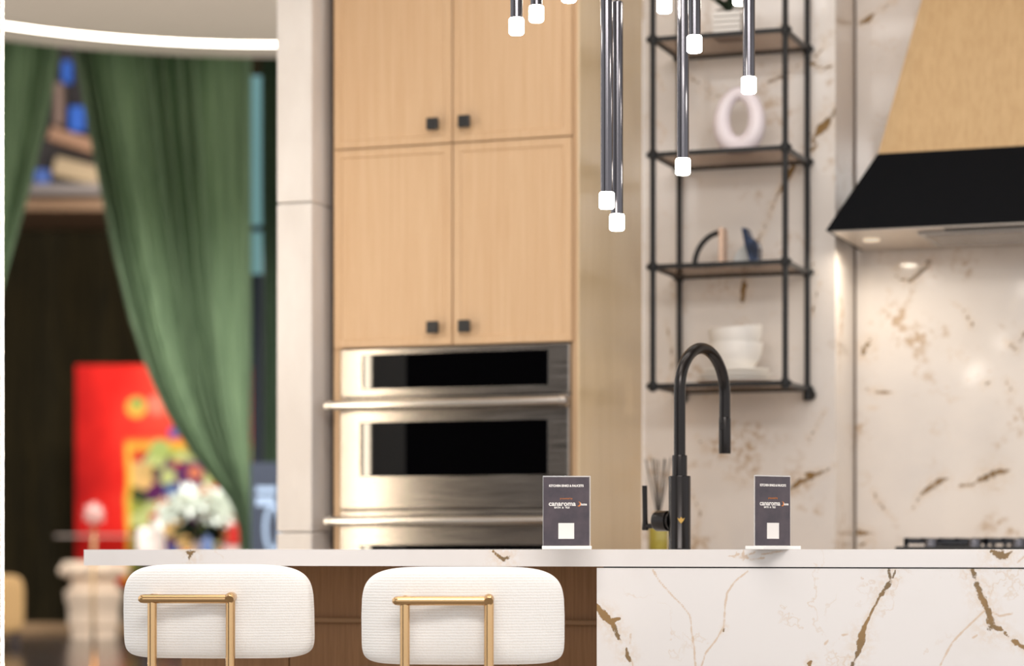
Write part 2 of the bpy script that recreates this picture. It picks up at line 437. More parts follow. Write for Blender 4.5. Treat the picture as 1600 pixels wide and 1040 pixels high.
# window strip with teal glass between the curtains
w0 = atz(393, 0, 16.2); w1 = atz(410, 0, 16.2); dv = (w1 - w0).normalized(); nv = Vector((-dv.y, dv.x, 0))
win = struct(obj('window_1', prism(bmesh.new(), [Vector((p.x, p.y, 0)) for p in (w0 - dv * .12, w1 + dv * .12, w1 + dv * .12 + nv * .08, w0 - dv * .12 + nv * .08)], (0, 0, .6)), M_NAVY), 'narrow teal window behind the green drapes')
zt, zm0, zm1, zb = (atz(400, y, 16.2).z for y in (118, 352, 362, 428))
M_TEAL = mat('teal_glass', (120, 165, 170), .2, emit=(118, 158, 162), es=.2)
def vpan(z0, z1, m, nm, wd=0, th=.03):
    bm = prism(bmesh.new(), [Vector((p.x, p.y, z0)) for p in (w0 - dv * wd, w1 + dv * wd, w1 + dv * wd + nv * th, w0 - dv * wd + nv * th)], (0, 0, z1 - z0)); return obj(nm, bm, m, win)
vpan(zm0, zt, M_TEAL, 'pane'); vpan(zb, zm1, M_TEAL, 'pane')
vpan(.6, zb, M_NAVY, 'lower_panel', .0); vpan(zm1, zm0, M_NAVY, 'mullion', .02, .025)

# ================================================================== CURTAINS
def lerp_tab(tab, v):
    if v >= tab[0][0]: return tab[0][1]
    for (a, x), (b, y) in zip(tab, tab[1:]):
        if v >= b: return y + (x - y) * (v - b) / (a - b)
    return tab[-1][1]
def curtain(name, label, ltab, rtab, ztop, zbot, folds, m, R=2.98, amp=.05, seed=0):
    """drape following the rim of the rotunda; edge tables give photograph x for a photograph y"""
    bm = bmesh.new(); NU, NV = folds * 14, 46; grid = []
    for j in range(NV + 1):
        z = ztop + (zbot - ztop) * j / NV
        py = 860 - (z - CAM_Z) / 15.1 * F
        a, b = lerp_tab(ltab, -py), lerp_tab(rtab, -py); row = []
        for i in range(NU + 1):
            u = i / NU; px = a + (b - a) * u
            t = (px - 800) / F
            # intersect the sight line with the drape's circle (plan view)
            dx, dy = ray(px); cx, cy = RC.x, RC.y
            A = dx * dx + dy * dy; Bq = dx * cx + dy * cy; Cq = cx * cx + cy * cy - R * R
            k = (Bq + math.sqrt(max(0, Bq * Bq - A * Cq))) / A
            p = Vector((dx * k, dy * k, z)); rad = Vector((p.x - cx, p.y - cy, 0)).normalized()
            w = max(.25, min(1, (b - a) / 260))
            ph = u ** .6 * folds * 2 * math.pi + .8 * math.sin(u * 7 + seed)
            off = amp * (.55 + .45 * math.sin(u * 11 + seed * 2)) * math.sin(ph) * (.5 + .5 * w) + .02 * math.sin(ph * .37 + z)
            p += rad * off; row.append(bm.verts.new(p))
        grid.append(row)
    for r0, r1 in zip(grid, grid[1:]):
        for i in range(NU): bm.faces.new((r0[i], r0[i + 1], r1[i + 1], r1[i]))
    bmesh.ops.solidify(bm, geom=bm.faces[:], thickness=.012)
    return tag(obj(name, bm, m, None, True), label, 'curtain', 'green drapes')
def tabs(l): return [(-y, x) for y, x in l]
curtain('curtain', 'wide green drape swept aside to the right beside the stone wall end',
        tabs([(60, 112), (100, 120), (180, 135), (280, 155), (400, 180), (500, 205), (580, 232), (650, 264), (710, 302), (750, 334), (785, 362), (830, 374), (1100, 378)]),
        tabs([(60, 392), (500, 393), (700, 392), (790, 392), (1100, 396)]), 4.3, .03, 15, M_GREEN, 2.98, .075, 1)
curtain('curtain', 'green drape at the left edge pulled away to the left',
        tabs([(60, -75), (1100, -90)]),
        tabs([(60, 96), (110, 90), (190, 76), (260, 60), (330, 42), (400, 22), (470, 3), (540, -12), (700, -40), (1100, -55)]), 4.3, .03, 8, M_GREEN, 2.98, .08, 2)
curtain('curtain', 'narrow dark green drape next to the teal window',
        tabs([(60, 409), (300, 409), (500, 412), (1100, 412)]), tabs([(60, 470), (1100, 470)]), 4.3, .03, 3, M_GREEND, 3.03, .035, 3)

# ================================================================== OVEN TOWER
cw = X_T1 - X_T0
tower = thing('tall_oven_cabinet', 'tall pale oak cabinet housing the steel double oven', 'cabinet', (X_T0, Y_T, 0))
def tx(px): return XY(px, Y_T) - X_T0
Z_OT, Z_SP = ZY(710, 541, Y_T), ZY(710, 225, Y_T)
Z_OB = .5
dep = Y_W - Y_T - .004
bm = bmesh.new()
xo0, xo1 = tx(536), tx(893)
box(bm, 0, xo0 - .001, .002, dep, 0, CEIL - .01); box(bm, xo1 + .001, cw - .006, .002, dep, 0, CEIL - .01)
box(bm, xo0, xo1, .03, dep, Z_OT + .001, Z_OT + .02); box(bm, xo0, xo1, .03, dep, Z_OB - .03, Z_OB - .001)
box(bm, xo0, xo1, dep - .02, dep, 0, CEIL - .01); box(bm, xo0, xo1, .03, dep, CEIL - .05, CEIL - .01)
obj('carcass', bm, M_WOOD, tower)
obj('gap_shade_strip', B(-.0255, -.0005, .045, .06, 0, CEIL - .01), mat('gap_shade', (52, 38, 28), .7), tower)  # dark colour stands in for the shade in the gap beside the tower
obj('side_panel', B(cw - .006, cw, .0, dep, 0, CEIL - .01, bev=.0015), M_WOOD_SIDE, tower)
def door(x0, x1, z0, z1, parent, m, nm='door', fr=.024, th=.02, rec=.004, y=0.0):
    bm = bmesh.new(); f = []
    O = [(x0, z0), (x1, z0), (x1, z1), (x0, z1)]
    def ring(ins, yy): return [bm.verts.new((x + (ins if i in (0, 3) else -ins), yy, z + (ins if i in (0, 1) else -ins))) for i, (x, z) in enumerate(O)]
    rs = [ring(0, y + th), ring(0, y + .0015), ring(.0015, y), ring(fr, y), ring(fr + .003, y + rec)]
    for a, b in zip(rs, rs[1:]):
        for i in range(4): bm.faces.new((a[i], a[(i + 1) % 4], b[(i + 1) % 4], b[i]))
    bm.faces.new(rs[0][::-1]); bm.faces.new(rs[-1])
    return obj(nm, bm, m, parent)
def knob(x, z, parent, y=0.0):
    bm = bmesh.new(); h = .0185
    box(bm, x - .008, x + .008, y - .018, y + .004, z - .008, z + .008)
    box(bm, x - h, x + h, y - .032, y - .016, z - h, z + h, bev=.003)
    return obj('knob', bm, M_BLACK, parent)
xm = tx(710.5); DY = -.02
for (x0, x1, z0, z1, kx, ky) in ((tx(526), xm - .002, Z_SP + .002, 2.92, 684, 197), (xm + .002, tx(896), Z_SP + .002, 2.92, 733, 193),
                                 (tx(526), xm - .002, Z_OT + .004, Z_SP - .002, 684, 513), (xm + .002, tx(896), Z_OT + .004, Z_SP - .002, 733, 511)):
    d = door(x0, x1, z0, z1, tower, M_WOOD, y=DY)
    knob(tx(kx), ZY(kx, ky, Y_T), d, y=DY)
d = door(tx(526), tx(896), .1, Z_OB - .035, tower, M_WOOD, nm='drawer_front', y=DY); knob(xm, .36, d, y=DY)
for zz in (2.93,): obj('top_filler', B(tx(526), tx(896), DY, .02, zz, CEIL - .012, bev=.001), M_WOOD, tower)

# double oven
ov = thing('double_wall_oven', 'brushed steel double oven with black glass windows in the oak cabinet', 'oven', (X_T0 + xo0, Y_T, Z_OB))
ow = xo1 - xo0
def ox(px): return tx(px) - xo0
def oz(y, px=715): return ZY(px, y, Y_T) - Z_OB
obj('body', B(.004, ow - .004, .012, .55, 0, Z_OT - Z_OB - .002), mat('oven_body', (60, 60, 60), .5, .8), ov)
zc0 = oz(619)
def flat_panel(nm, x0, x1, z0, z1, y, th, m, parent, bev=.003): return obj(nm, B(x0, x1, y, y + th, z0, z1, bev=bev), m, parent)
cp = flat_panel('control_panel', 0, ow, zc0 + .002, oz(541) - .002, -.022, .032, M_STEEL, ov)
flat_panel('display', ox(570), ox(860), oz(605), oz(551), -.0235, .004, M_GLASSBLK, cp, .001)
def oven_door(z0, z1, wz0, wz1, hz):
    dr = flat_panel('oven_door', 0, ow, z0, z1, -.026, .036, M_STEEL, ov)
    flat_panel('window', ox(568), ox(860), wz0, wz1, -.0275, .004, M_GLASSBLK, dr, .001)
    bm = bmesh.new(); tube(bm, [(-.012, -.085, hz), (ow + .002, -.085, hz)], .0145, 20)
    for xx in (.03, ow - .03): box(bm, xx - .011, xx + .011, -.085, -.024, hz - .009, hz + .009, bev=.002)
    h = sharp_smooth(obj('handle', bm, M_STEELP, dr))
    for xx in (-.012, ow + .002):
        bm = bmesh.new(); tube(bm, [(xx - .012, -.085, hz), (xx - .009, -.085, hz), (xx + .009, -.085, hz), (xx + .012, -.085, hz)], [.015, .0175, .0175, .015], 20)
        sharp_smooth(obj('end_cap', bm, M_STEELP, dr))
oven_door(oz(795), zc0 - .002, oz(743), oz(658), oz(632))
oven_door(.01, oz(795) - .004, .12, oz(851), oz(814))

# ================================================================== BACK COUNTER, COOKTOP, HOOD
zc_top = .914
bx0, bx1 = X_T1 + .002, 2.3
units = [(bx0, -1.66), (-1.656, -1.40), (-1.396, -.62), (-.616, .2), (.204, 1.2), (1.204, bx1)]
words = ['next to the oven tower', 'below the oil diffuser end', 'under the cooktop', 'right of the cooktop', 'third from the cooktop on the right', 'at the far right of the run']
for (x0, x1), wd in zip(units, words):
    cb = thing('base_cabinet', 'pale oak base cabinet ' + wd, 'cabinet', (x0, 7.03, 0), 0, 'base cabinets along the back wall')
    obj('body', B(0, x1 - x0 - .002, .022, .6, .1, .872), M_WOOD, cb); obj('plinth', B(0, x1 - x0 - .002, .07, .58, 0, .1), M_BLACK, cb)
    for z0, z1 in ((.11, .48), (.484, .87)):
        d = door(.001, x1 - x0 - .003, z0, z1, cb, M_WOOD, nm='drawer'); knob((x1 - x0) / 2, z1 - .06, d)
bm = bmesh.new(); box(bm, bx0, bx1, 7.0, Y_W - .001, .874, zc_top, bev=.002); box(bm, X_A0 + .003, X_A1 - .003, Y_W - .002, Y_N - .002, .874, zc_top)
tag(obj('back_worktop', bm, M_MARBLE), 'white marble worktop running along the back wall', 'worktop')

ck = thing('gas_cooktop', 'black gas cooktop with iron grates under the hood', 'cooktop', (XY(1408, 7.3), 7.2, zc_top))
ckw = -.64 - XY(1408, 7.3)
obj('tray', B(0, ckw, 0, .5, .0005, .014, bev=.004), M_BLACK, ck)
M_IRON = mat('cast_iron', (34, 36, 44), .5)
for i in range(3):
    x0 = ckw * i / 3 + .012; x1 = ckw * (i + 1) / 3 - .012; bm = bmesh.new()
    for yy in (.09, .285, .48): box(bm, x0, x1, yy - .012, yy, .022, .036)
    for k in range(5): xx = x0 + (x1 - x0 - .012) * k / 4; box(bm, xx, xx + .012, .078, .48, .03, .04)
    for xx in (x0, x1 - .012):
        for yy in (.078, .468): box(bm, xx, xx + .012, yy, yy + .012, .014, .03)
    obj('grate', bm, M_IRON, ck)
    for yy in (.19, .38):
        bm = bmesh.new(); lathe(bm, [(0, .014), (.045, .014), (.045, .02), (.03, .027), (0, .028)], 20, ((x0 + x1) / 2, yy, 0)); obj('burner', bm, M_IRON, ck)
for i in range(5):
    bm = bmesh.new(); lathe(bm, [(0, .014), (.02, .014), (.017, .036), (0, .037)], 18, (ckw * (.14 + .18 * i), .04, 0)); sharp_smooth(obj('control_knob', bm, M_GUN, ck))

Yh0, Yh1, Yh2 = 7.408, 7.56, 7.66
hl, hb_ = -1.6165, ZY(1290, 360, Yh0)
x1_, z1_ = XY(1372, Yh1), ZY(1372, 240, Yh1)
x2_, z2_ = XY(1440, Yh2), ZY(1440, 0, Yh2)
k = (CEIL - .005 - z1_) / (z2_ - z1_); x3_, y3_, z3_ = x1_ + (x2_ - x1_) * k, Yh1 + (Yh2 - Yh1) * k, CEIL - .005
hc = -1.008
def mir(x): return 2 * hc - x
hood = thing('range_hood', 'pale oak chimney hood with black flared skirt above the cooktop', 'range hood', (hc, Yh0, hb_))
OF = Vector((hc, Yh0, hb_))
def frust(lo, hi, yb=Y_N - .002):   # lo, hi: (left x, front y, z)
    bm = bmesh.new(); a = []; b = []
    for (x, y, z), L in ((lo, a), (hi, b)):
        for p in ((x, y, z), (mir(x), y, z), (mir(x), yb, z), (x, yb, z)): L.append(bm.verts.new(Vector(p) - OF))
    for i in range(4): bm.faces.new((a[i], a[(i + 1) % 4], b[(i + 1) % 4], b[i]))
    bm.faces.new(a[::-1]); bm.faces.new(b); return bm
obj('chimney', frust((x1_, Yh1, z1_), (x3_, y3_, z3_)), M_HOODWOOD, hood)
sk = frust((hl, Yh0, hb_), (x1_ - .002, Yh1 - .002, z1_ - .0005))
obj('skirt', sk, M_HOODBLK, hood)
M_HLIN = mat('hood_lining', (205, 196, 186), .35, .8)
w2 = hc - hl
obj('underside_panel', B(-w2 + .016, w2 - .016, .014, Y_N - Yh0 - .016, -.004, -.0003), M_HLIN, hood)
fl = obj('grease_filter', B(-w2 + .27, w2 - .27, .09, .42, -.014, -.0042, bev=.003), mat('filter_steel', (176, 172, 168), .3, .9), hood)
for i in range(9):
    yy = .115 + i * .033; obj('baffle', B(-w2 + .29, w2 - .29, yy, yy + .016, -.018, -.0135, bev=.002), M_STEEL, fl)
obj('switch_strip', B(-w2 + .36, -w2 + .62, .045, .075, -.008, -.0042), M_BLACK, hood)
for xx in (-w2 + .10, w2 - .10):
    bm = bmesh.new(); lathe(bm, [(0, -.011), (.024, -.011), (.027, -.008), (.027, -.0042), (0, -.0042)], 20, (xx, .22, 0)); obj('downlight', bm, mat('hood_lamp', (255, 245, 230), .4, emit=(255, 240, 215), es=.3), hood)
    a_ = area('hood_downlight', OF + Vector((xx, .22, -.014)), (0, 0, 0), .05, .05, 1.2, (1, .88, .72)); a_.data.spread = math.radians(170)

# ================================================================== WALL SHELF
XL, XR, YF, YB = -2.149, -1.7234, 7.318, 7.625
sh = thing('wall_etagere', 'black metal open shelf unit hung on the marble wall', 'shelf', (XL, YB, ZY(1018, 606, YF)))
zb0 = sh.location.z
LV = [ZY(1018, y, YF) for y in (602, 416, 241, 61)]; LV.append(LV[-1] + .36)
ztop = CEIL - .12
def shl(x, y, z): return (x - XL, y - YB, z - zb0)
for x in (XL, XR):
    for y in (YF, YB):
        bm = bmesh.new(); tube(bm, [shl(x, y, LV[0] - .02), shl(x, y, ztop)], .0095, 14); sharp_smooth(obj('post', bm, M_BLACKM, sh))
for z in LV:
    bm = bmesh.new()
    for y in (YF, YB): box(bm, -.02, XR - XL + .02, y - YB - .006, y - YB + .006, z - zb0 - .009, z - zb0 + .005)
    for x in (0, XR - XL): box(bm, x - .006, x + .006, YF - YB - .02, .02, z - zb0 - .009, z - zb0 + .005)
    fr_ = obj('shelf_frame', bm, M_BLACKM, sh)
    for x in (0, XR - XL):
        for y in (YF - YB, 0): sharp_smooth(obj('collar', lathe(bmesh.new(), [(0, -.016), (.013, -.016), (.0145, 0), (.013, .012), (0, .012)], 14, (x, y, z - zb0)), M_BLACKM, fr_))
    M_SMOKE = thin_glass('smoked_glass', (214, 204, 196), .16, .1)
    obj('shelf_pane', B(.008, XR - XL - .008, YF - YB + .008, -.008, z - zb0 - .005, z - zb0 + .0045), M_SMOKE, fr_)
for x in (0, XR - XL):
    bm = bmesh.new(); tube(bm, [(x, .0, -.012), (x + .012, .018, -.012)], .017, 16); tube(bm, [(x, 0, -.03), (x, 0, .0)], .0135, 14); sharp_smooth(obj('wall_mount', bm, M_BLACKM, sh))
def on_shelf(px, i, Y=7.45): return Vector((XY(px, Y), Y, LV[i] + .0055))

# plates and bowls (bottom shelf)
bp = on_shelf(1150, 0)
zz = 0
for i, (r, lab) in enumerate(((.122, 'white plate, bottom of the stack on the lowest shelf'), (.116, 'white plate, middle of the stack on the lowest shelf'), (.104, 'white plate, top of the stack under the bowls'))):
    bm = bmesh.new(); lathe(bm, [(0, 0), (r * .6, 0), (r * .95, .008), (r, .012), (r, .015), (r * .93, .012), (r * .6, .006), (0, .006)], 40)
    o = sharp_smooth(obj('plate', bm, M_CERAM), 50); o.location = bp + Vector((0, 0, zz)); tag(o, lab, 'plate', 'stacked white plates'); zz += .0165
bz = zz - .008
prof = [(0, 0), (.038, 0), (.043, .004), (.060, .017), (.075, .04), (.083, .066), (.086, .09), (.083, .09), (.079, .066), (.071, .042), (.056, .02), (0, .012)]
for i, (dz, tilt, lab) in enumerate(((0, 0, 'lower of two nested white bowls on the plates'), (.050, 4, 'upper of two nested white bowls on the plates'))):
    bm = bmesh.new(); lathe(bm, prof, 40); o = sharp_smooth(obj('bowl', bm, M_CERAM), 50)
    o.location = bp + Vector((.004 * i, 0, bz + dz)); o.rotation_euler = (math.radians(tilt), math.radians(-tilt), 0); tag(o, lab, 'bowl', 'nested white bowls')
# black arch ornament with copper bar
ap = on_shelf(1085, 1, 7.44)
ar = thing('arch_bookend', 'black quarter-arch bookend with a copper upright bar', 'bookend', ap, math.radians(0))
bm = bmesh.new(); R0 = .09; zk = 1.2
tube(bm, [(R0 - R0 * math.cos(t * math.pi / 2), 0, R0 * zk * math.sin(t * math.pi / 2)) for t in [i / 14 for i in range(15)]], .009, 12); sharp_smooth(obj('arch', bm, M_BLACK, ar))
obj('upright_bar', B(R0 - .003, R0 + .011, -.03, .03, 0, R0 * zk + .012, bev=.002), mat('copper', (222, 190, 166), .45, .2), ar)
obj('foot_plate', B(-.012, R0, -.025, .025, 0, .003), M_BLACK, ar)
# blue agate bookend
gp = on_shelf(1160, 1, 7.44)
bm = bmesh.new()
prism(bm, [(0, -.015, .118), (.018, -.015, .116), (.026, -.015, .092), (.05, -.015, .072), (.056, -.015, .05), (.052, -.015, 0), (.03, -.015, 0), (.012, -.015, .06)], (0, .05, 0))
o = obj('agate_slice', bm, mat('blue_agate', (52, 72, 108), .25)); t_ = NT(MATS['blue_agate'])
t_.l(t_.ramp(t_.noise(t_.coord(), 30, 4), [(.4, (24, 32, 50)), (.6, (42, 56, 84)), (.75, (130, 150, 190))]), t_.p.inputs['Base Color'])
o.location = gp; tag(o, 'dark blue agate slice standing beside the arch bookend', 'ornament')
bm = bmesh.new(); prism(bm, [(-.05, .05, 0), (.008, .05, 0), (.02, .05, .05), (0, .05, .08), (-.035, .05, .045)], (0, .012, 0))
o = obj('agate_slice', bm, mat('pale_agate', (205, 208, 206), .2)); o.location = gp; tag(o, 'pale grey agate slice between the copper bar and blue agate', 'ornament')
# ring vase
rp = on_shelf(1155, 2, 7.45)
bm = bmesh.new(); pts = []; rad = []
for i in range(48):
    a = 2 * math.pi * i / 48; lo = (1 - math.sin(a)) / 2
    r_ = .022 + .011 * lo
    pts.append((.054 * math.cos(a) * (1 + .12 * lo), 0, .110 + (.084) * math.sin(a))); rad.append(r_)
tube(bm, pts, rad, 18, closed=True)
for v in bm.verts: v.co.z = max(v.co.z, .002)
o = obj('ring_vase', bm, M_CERAMP, None, True); o.location = rp; tag(o, 'pearly white oval ring vase on the middle shelf', 'vase')
# woven planter with leaves (upper shelf)
pp = on_shelf(1140, 3, 7.45)
pl = thing('planter_box', 'small white ribbed planter with leaves on the upper shelf', 'planter', pp)
bm = bmesh.new()
for i in range(5): box(bm, -.045, .045, -.045, .045, .002 + i * .017, .016 + i * .017, bev=.004)
obj('pot', bm, M_CERAM, pl)
bm = bmesh.new()
for i in range(16):
    a = random.uniform(0, 6.28); e = random.uniform(.4, 1.2); L = random.uniform(.07, .12)
    d = Vector((math.cos(a) * math.cos(e), math.sin(a) * math.cos(e), math.sin(e))); s = Vector((-math.sin(a), math.cos(a), 0)) * .014; b0 = Vector((0, 0, .086))
    v = [bm.verts.new(b0), bm.verts.new(b0 + d * L * .5 + s), bm.verts.new(b0 + d * L + Vector((0, 0, -.015))), bm.verts.new(b0 + d * L * .5 - s), bm.verts.new(b0 + d * L * .5 + Vector((0, 0, .004)))]
    for q in ((0, 1, 4), (1, 2, 4), (2, 3, 4), (3, 0, 4)): bm.faces.new([v[j] for j in q])
obj('leaves', bm, M_LEAF, pl)

# ================================================================== ISLAND
X_I0, X_IP, X_I1 = XY(131, Y_I), XY(932, Y_I), .75
ITOP = .9176; ITH = .0375
wt_veins = vpx(Y_I, [((.004, .010, .003), [(291, 861), (297, 866), (296, 876)]), (.004, [(300, 862), (307, 859)]),
    ((.003, .004, .011, .006), [(770, 860), (777, 867), (787, 872), (795, 869)]),
    (.0022, [(1138, 868), (1158, 871), (1180, 862)]), (.0022, [(1150, 863), (1172, 874), (1194, 872)]), (.002, [(1190, 866), (1212, 862), (1230, 859)]), (.0022, [(1162, 860), (1160, 876)]),
    ((.005, .013, .009, .003), [(1548, 861), (1562, 867), (1570, 870), (1582, 860)]), (.002, [(1590, 878), (1601, 868)])])
o = slab('island_worktop', steps(X_I0, -.4, .005) + [0, X_I1], steps(ITOP - ITH, ITOP, .0047), Y_I, Y_I + 1.0, wt_veins, M_MARBLE)
tag(o, 'long white gold-veined marble worktop of the island', 'worktop')
isl_v = vpx(Y_I, [((.003, .009, .006, .009, .004, .003), [(930, 944), (944, 962), (957, 975), (964, 990), (966, 998), (970, 1000)]),
    (.003, [(955, 968), (968, 966)]), ((.003, .008, .004), [(978, 1012), (980, 1024), (984, 1032)]), (.002, [(985, 990), (984, 1005)]), (.002, [(986, 1030), (992, 1052)]),
    (.0017, [(1020, 890), (1030, 908), (1050, 930), (1066, 946), (1078, 962), (1080, 985), (1084, 1010), (1086, 1040), (1080, 1090)]),
    (.0018, [(1168, 892), (1150, 906), (1136, 925), (1132, 950), (1131, 978), (1118, 1000), (1102, 1020), (1096, 1040), (1086, 1090)]),
    (.003, [(1131, 980), (1130, 986)]),
    ((.005, .007, .006, .004, .003, .004, .009, .008, .005, .009, .004), [(1389, 889), (1391, 905), (1384, 918), (1374, 932), (1362, 955), (1352, 975), (1346, 995), (1342, 1014), (1336, 1028), (1330, 1042), (1310, 1090)]),
    (.003, [(1399, 889), (1392, 912), (1378, 930)]),
    ((.007, .008, .009, .008, .008, .012, .006, .003), [(1518, 889), (1526, 908), (1532, 928), (1540, 945), (1546, 960), (1549, 977), (1560, 981), (1566, 984)]),
    ((.005, .002), [(1570, 989), (1576, 995)]), (.006, [(1584, 1001), (1587, 1003)]), (.004, [(1594, 1008), (1610, 1018)]),
    (.0018, [(1542, 950), (1525, 966), (1505, 985), (1488, 1003), (1474, 1028), (1460, 1060)]), (.0022, [(1548, 955), (1562, 962), (1582, 958)]),
    (.0022, [(1520, 996), (1526, 992)]), (.002, [(1316, 992), (1324, 990)]), (.002, [(1288, 1006), (1294, 1000)]), ((.003, .005), [(1262, 1036), (1266, 1034)]), (.003, [(1266, 1034), (1258, 1060)]),
    (.0018, [(1345, 902), (1348, 904)])])
ip = thing('kitchen_island', 'kitchen island base with walnut back and veined marble front panel', 'island', (0, Y_I, 0))
isl_v = [(w, p) for w, p in isl_v]
zt_ = ITOP - ITH - .003
pan = slab('marble_panel', steps(X_IP, -.5, .0036) + steps(-.3, X_I1 - .004, .3), [0, .25] + steps(.5, .66, .03)[:-1] + steps(.66, zt_, .0036), .002, .40, isl_v, M_MARBLE, ip)
YR = .36
bw0 = onY(283, 1035, Y_I + YR).x
obj('shadow_gap', B(X_IP + .01, X_I1 - .02, .02, .39, zt_ + .0002, ITOP - ITH - .0005), M_BLACK, ip)
obj('carcass', B(bw0 + .02, X_I1 - .01, YR + .05, .96, .06, ITOP - ITH - .001), M_ISLWOOD, ip)
x = bw0
while x < X_IP - .02:            # walnut boards behind the stools
    x2 = min(x + .3, X_IP + .012); obj('wood_panel', B(x, x2 - .003, YR, YR + .05, .06, ITOP - ITH - .001, bev=.002), M_ISLWOOD, ip); x = x2
obj('footrail', B(bw0, X_IP - .001, YR - .02, YR, ZY(905, 976, Y_I + YR), ZY(905, 968, Y_I + YR), bev=.002), mat('walnut_rail', (150, 112, 74), .45), ip)
obj('plinth', B(bw0 + .04, X_I1 - .05, YR + .06, .9, 0, .06), M_BLACK, ip)

# ================================================================== STOOLS
def superell(bm, a, b, c, ex, ez, nu=48, nv=24, bend=0.0, exb=None):
    """rounded cushion: half sizes a (x), b (y), c (z)"""
    def sp(v, e): return math.copysign(abs(v) ** e, v)
    rings = []
    for j in range(1, nv):
        ph = -math.pi / 2 + math.pi * j / nv; ring = []      # along y
        cy, sy = sp(math.cos(ph), ez), sp(math.sin(ph), ez)
        for i in range(nu):
            th = 2 * math.pi * i / nu
            e_ = ex if (exb is None or math.sin(th) > 0) else exb
            ring.append(bm.verts.new((a * cy * sp(math.cos(th), e_), b * sy, c * cy * sp(math.sin(th), e_))))
        rings.append(ring)
    p0, p1 = bm.verts.new((0, -b, 0)), bm.verts.new((0, b, 0))
    for r0, r1 in zip(rings, rings[1:]):
        for i in range(nu): bm.faces.new((r0[i], r0[(i + 1) % nu], r1[(i + 1) % nu], r1[i]))
    for i in range(nu): bm.faces.new((p0, rings[0][(i + 1) % nu], rings[0][i])); bm.faces.new((p1, rings[-1][i], rings[-1][(i + 1) % nu]))
    for v in bm.verts: v.co.y += bend * (v.co.x / a) ** 2
    return bm
def stool(label, pxl, pxr, zc, bar_l, bar_r, bar_y, pl_, pr_, top, botl, rz):
    """counter stool seen from behind; faces the island"""
    k = zc / F; cx = (pxl + pxr) / 2
    base = atz(cx, 860, zc); base.z = 0
    st = thing('counter_stool', label, 'stool', base, PHI + rz, 'cream stools at the island')
    hw = (pxr - pxl) / 2 * k; zt0 = CAM_Z + (860 - top) * k; zb0_ = CAM_Z + (860 - botl) * k
    hh = (zt0 - zb0_) / 2; zc_ = (zt0 + zb0_) / 2
    bm = superell(bmesh.new(), hw, .05, hh, .40, .36, 96, 30, .055, .24)
    for v in bm.verts:
        q = v.co.z / hh
        v.co.x *= 1 - .035 * max(0, q) ** 2 * 1.6 + .0; v.co.y += -.012 * q
    o = obj('backrest', bm, M_BOUCLE, st, True); o.location = (0, .06, zc_)
    zb_ = CAM_Z + (860 - bar_y) * k; rt = .0105
    fy = -.018
    xl, xr = (bar_l - cx) * k, (bar_r - cx) * k; p1x, p2x = (pl_ - cx) * k, (pr_ - cx) * k
    bm = bmesh.new()
    tube(bm, [(xl + .001, fy - .002, zb_), (xl + .006, fy - .001, zb_), (xl + .014, fy, zb_), (p2x - .004, fy, zb_)], [.004, .0085, .0098, .0098], 18)
    sharp_smooth(obj('back_rail', bm, M_BRASS, st), 50)
    sz = .60
    for xx, e in ((p1x, 0), (p2x, 1)):
        pts = [(xx, fy + .004, zb_ - .004 + (.008 if e else 0)), (xx, fy + .004, sz + .1), (xx, fy + .004, .46), (xx * 1.25, fy - .02, 0.004)]
        bm = bmesh.new(); tube(bm, pts, .0102, 18)
        if e:   # elbow of the right post where it meets the rail
            tube(bm, [(xx, fy + .045, zb_ + .004), (xx, fy + .012, zb_ + .004), (xx, fy - .004, zb_ + .003), (xx, fy - .010, zb_ - .001)], [.010, .0108, .0108, .0095], 18)
        else:
            tube(bm, [(xx, fy + .045, zb_ + .002), (xx, fy + .004, zb_ + .002)], .009, 14)
        sharp_smooth(obj('leg', bm, M_BRASS, st), 50)
    for xx in (p1x, p2x):
        bm = bmesh.new(); tube(bm, [(xx * 1.1, .36, .56), (xx * 1.1, .365, .3), (xx * 1.25, .40, .004)], .0102, 18); sharp_smooth(obj('leg', bm, M_BRASS, st), 50)
    bm = superell(bmesh.new(), hw * .98, .21, .045, .35, .5, 48, 20)
    for v in bm.verts: v.co.y, v.co.z = v.co.y, v.co.z
    o = obj('seat', bm, M_BOUCLE, st, True); o.location = (0, .23, sz)
    bm = bmesh.new(); tube(bm, [(p1x * 1.15, fy - .006, .2), (p1x * 1.18, .385, .2), (p2x * 1.18, .385, .2), (p2x * 1.15, fy - .006, .2)], .008, 12); obj('footrest', bm, M_BRASS, st, True)
    obj('seat_frame', B(p1x, p2x, fy + .004, .37, .535, .558, bev=.003), M_BRASS, st)
    return st
stool('cream counter stool at the far left end of the island', 177, 479, 5.22, 217, 370, 935, 239, 362, 881, 1030, math.radians(-3))
stool('cream counter stool beside the marble front panel', 560, 884, 5.02, 613, 771, 938, 633, 764, 885, 1040, math.radians(0))

# ================================================================== FAUCET
fz = 5.75; fp = atz(1062, 860, fz); fp.z = ITOP
k = fz / F
fa = thing('kitchen_faucet', 'tall matte black gooseneck faucet on the island', 'faucet', fp, -math.radians(35) + PHI + math.pi / 2)   # local +x = spout direction
bm = bmesh.new(); lathe(bm, [(0, 0), (.0268, 0), (.0268, .004), (.0262, .005), (.0262, .172), (.0255, .175), (0, .175)], 36); sharp_smooth(obj('body', bm, M_FAUCET, fa))
bm = bmesh.new(); lathe(bm, [(0, .175), (.0178, .175), (.0178, .222), (.017, .2245), (0, .2245)], 32); sharp_smooth(obj('collar', bm, M_FAUCET, fa))
Rg = .107; zarc = (860 - 541) * k - Rg
bm = bmesh.new(); pts = [(0, 0, .2), (0, 0, .3)] + [(Rg - Rg * math.cos(t), 0, zarc + Rg * math.sin(t)) for t in [math.pi * i / 32 for i in range(33)]]
